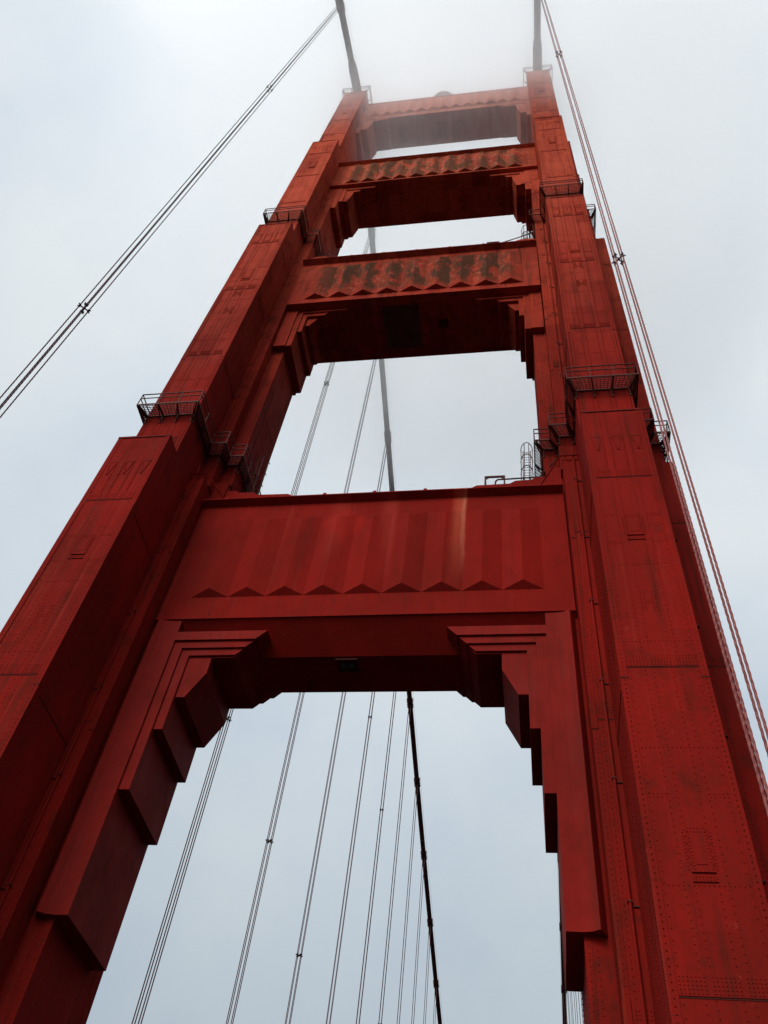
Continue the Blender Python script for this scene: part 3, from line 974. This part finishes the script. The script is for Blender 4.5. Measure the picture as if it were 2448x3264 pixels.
# ------------------------------------------------------------------ sky and sun
SUN_EL, SUN_AZ = math.radians(38), math.radians(204)     # azimuth clockwise from +Y: behind the camera, to the left
sd = Vector((math.sin(SUN_AZ) * math.cos(SUN_EL), math.cos(SUN_AZ) * math.cos(SUN_EL), math.sin(SUN_EL)))
w = bpy.data.worlds.new('World')
bpy.context.scene.world = w
w.use_nodes = True
nt = w.node_tree
nt.nodes.clear()
tc = N(nt, 'ShaderNodeTexCoord')
sky = N(nt, 'ShaderNodeTexSky', sky_type='NISHITA', sun_disc=False, sun_elevation=SUN_EL, sun_rotation=SUN_AZ, dust_density=4.0, air_density=1.0)
sp = N(nt, 'ShaderNodeSeparateXYZ')
nt.links.new(tc.outputs['Generated'], sp.inputs[0])
nz = N(nt, 'ShaderNodeTexNoise')
setin(nz, Scale=2.2, Detail=5, Roughness=0.5)
nt.links.new(tc.outputs['Generated'], nz.inputs['Vector'])
el = mth(nt, 'ADD', sp.outputs['Z'], mth(nt, 'MULTIPLY', mth(nt, 'MULTIPLY', mth(nt, 'SUBTRACT', nz.outputs['Fac'], 0.5), 0.46), maprange(nt, sp.outputs['Z'], 0.32, 0.6)))
rp = N(nt, 'ShaderNodeValToRGB')
E_ = rp.color_ramp.elements
E_[0].position, E_[0].color = 0.02, (0.035, 0.042, 0.047, 1)
E_[1].position, E_[1].color = 0.32, (0.50, 0.575, 0.63, 1)
for q, c in ((0.20, (0.11, 0.13, 0.145, 1)), (0.62, (0.625, 0.70, 0.765, 1)), (0.85, (0.79, 0.85, 0.895, 1)), (1.0, (0.92, 0.975, 1.01, 1))):
    e = E_.new(q); e.color = c
nt.links.new(el, rp.inputs['Fac'])
nz2 = N(nt, 'ShaderNodeTexNoise'); setin(nz2, Scale=4.5, Detail=6, Roughness=0.55)
nt.links.new(tc.outputs['Generated'], nz2.inputs['Vector'])
mot = mix(nt, ramp(nt, nz2.outputs['Fac'], 0.30, 0.62), (0.905, 0.935, 0.98, 1), (1.04, 1.03, 1.015, 1))
mm = N(nt, 'ShaderNodeMix', data_type='RGBA', blend_type='MULTIPLY'); mm.inputs['Factor'].default_value = 1.0
mi_ = [x for x in mm.inputs if x.type == 'RGBA']
nt.links.new(rp.outputs['Color'], mi_[0]); nt.links.new(mot, mi_[1])
skycol = [x for x in mm.outputs if x.type == 'RGBA'][0]
dt = N(nt, 'ShaderNodeVectorMath', operation='DOT_PRODUCT')
dt.inputs[1].default_value = sd
nt.links.new(tc.outputs['Generated'], dt.inputs[0])
glow = mth(nt, 'POWER', maprange(nt, dt.outputs['Value'], 0.70, 1.0, 0.0, 1.0), 1.5)
gl = mix(nt, mth(nt, 'MULTIPLY', glow, 1.0), (0, 0, 0, 1), (3.4, 3.3, 3.1, 1))
ad = N(nt, 'ShaderNodeMix', data_type='RGBA', blend_type='ADD')
ad.inputs['Factor'].default_value = 1.0
ai = [x for x in ad.inputs if x.type == 'RGBA']
nt.links.new(skycol, ai[0]); nt.links.new(gl, ai[1])
ao = [x for x in ad.outputs if x.type == 'RGBA'][0]
bg1 = N(nt, 'ShaderNodeBackground'); bg1.inputs['Strength'].default_value = 0.06
nt.links.new(sky.outputs[0], bg1.inputs['Color'])
bg2 = N(nt, 'ShaderNodeBackground'); bg2.inputs['Strength'].default_value = 1.0
nt.links.new(ao, bg2.inputs['Color'])
ms = N(nt, 'ShaderNodeMixShader'); ms.inputs['Fac'].default_value = 0.93
nt.links.new(bg1.outputs[0], ms.inputs[1]); nt.links.new(bg2.outputs[0], ms.inputs[2])
wo = N(nt, 'ShaderNodeOutputWorld')
nt.links.new(ms.outputs[0], wo.inputs['Surface'])

sl = bpy.data.lights.new('sun', 'SUN')
sl.energy, sl.angle, sl.color = 1.3, math.radians(16), (1.0, 0.96, 0.90)
so = bpy.data.objects.new('sun', sl)
C.objects.link(so)
so.rotation_euler = sd.to_track_quat('Z', 'Y').to_euler()
so.location = sd * 300

# ------------------------------------------------------------------ camera
pt, yw, rl = math.radians(51.51579644), math.radians(-14.27893658), math.radians(8.9576052)
f = Vector((math.sin(yw) * math.cos(pt), math.cos(yw) * math.cos(pt), math.sin(pt)))
r0 = Vector((math.cos(yw), -math.sin(yw), 0))
u0 = r0.cross(f)
rv = r0 * math.cos(rl) + u0 * math.sin(rl)
uv = -r0 * math.sin(rl) + u0 * math.cos(rl)
cam = bpy.data.cameras.new('camera')
co = bpy.data.objects.new('camera', cam)
C.objects.link(co)
R3 = Matrix((rv, uv, -f)).transposed()
co.matrix_world = Matrix.Translation((8.507, 0.0, ZO)) @ R3.to_4x4()
cam.sensor_fit = 'VERTICAL'
cam.sensor_height = 24.0
cam.lens = 24.0 * 2787.92 / 3264.0
cam.clip_start, cam.clip_end = 0.1, 9000
sc = bpy.context.scene
sc.camera = co

sc.view_settings.view_transform = 'Standard'
sc.view_settings.look = 'None'
sc.view_settings.exposure = 0.0
sc.view_settings.gamma = 1.0
sc.cycles.use_denoising = True
sc.cycles.max_bounces = 10
sc.cycles.diffuse_bounces = 4
sc.cycles.volume_bounces = 8
sc.cycles.volume_step_rate = 1.5
sc.cycles.volume_max_steps = 128
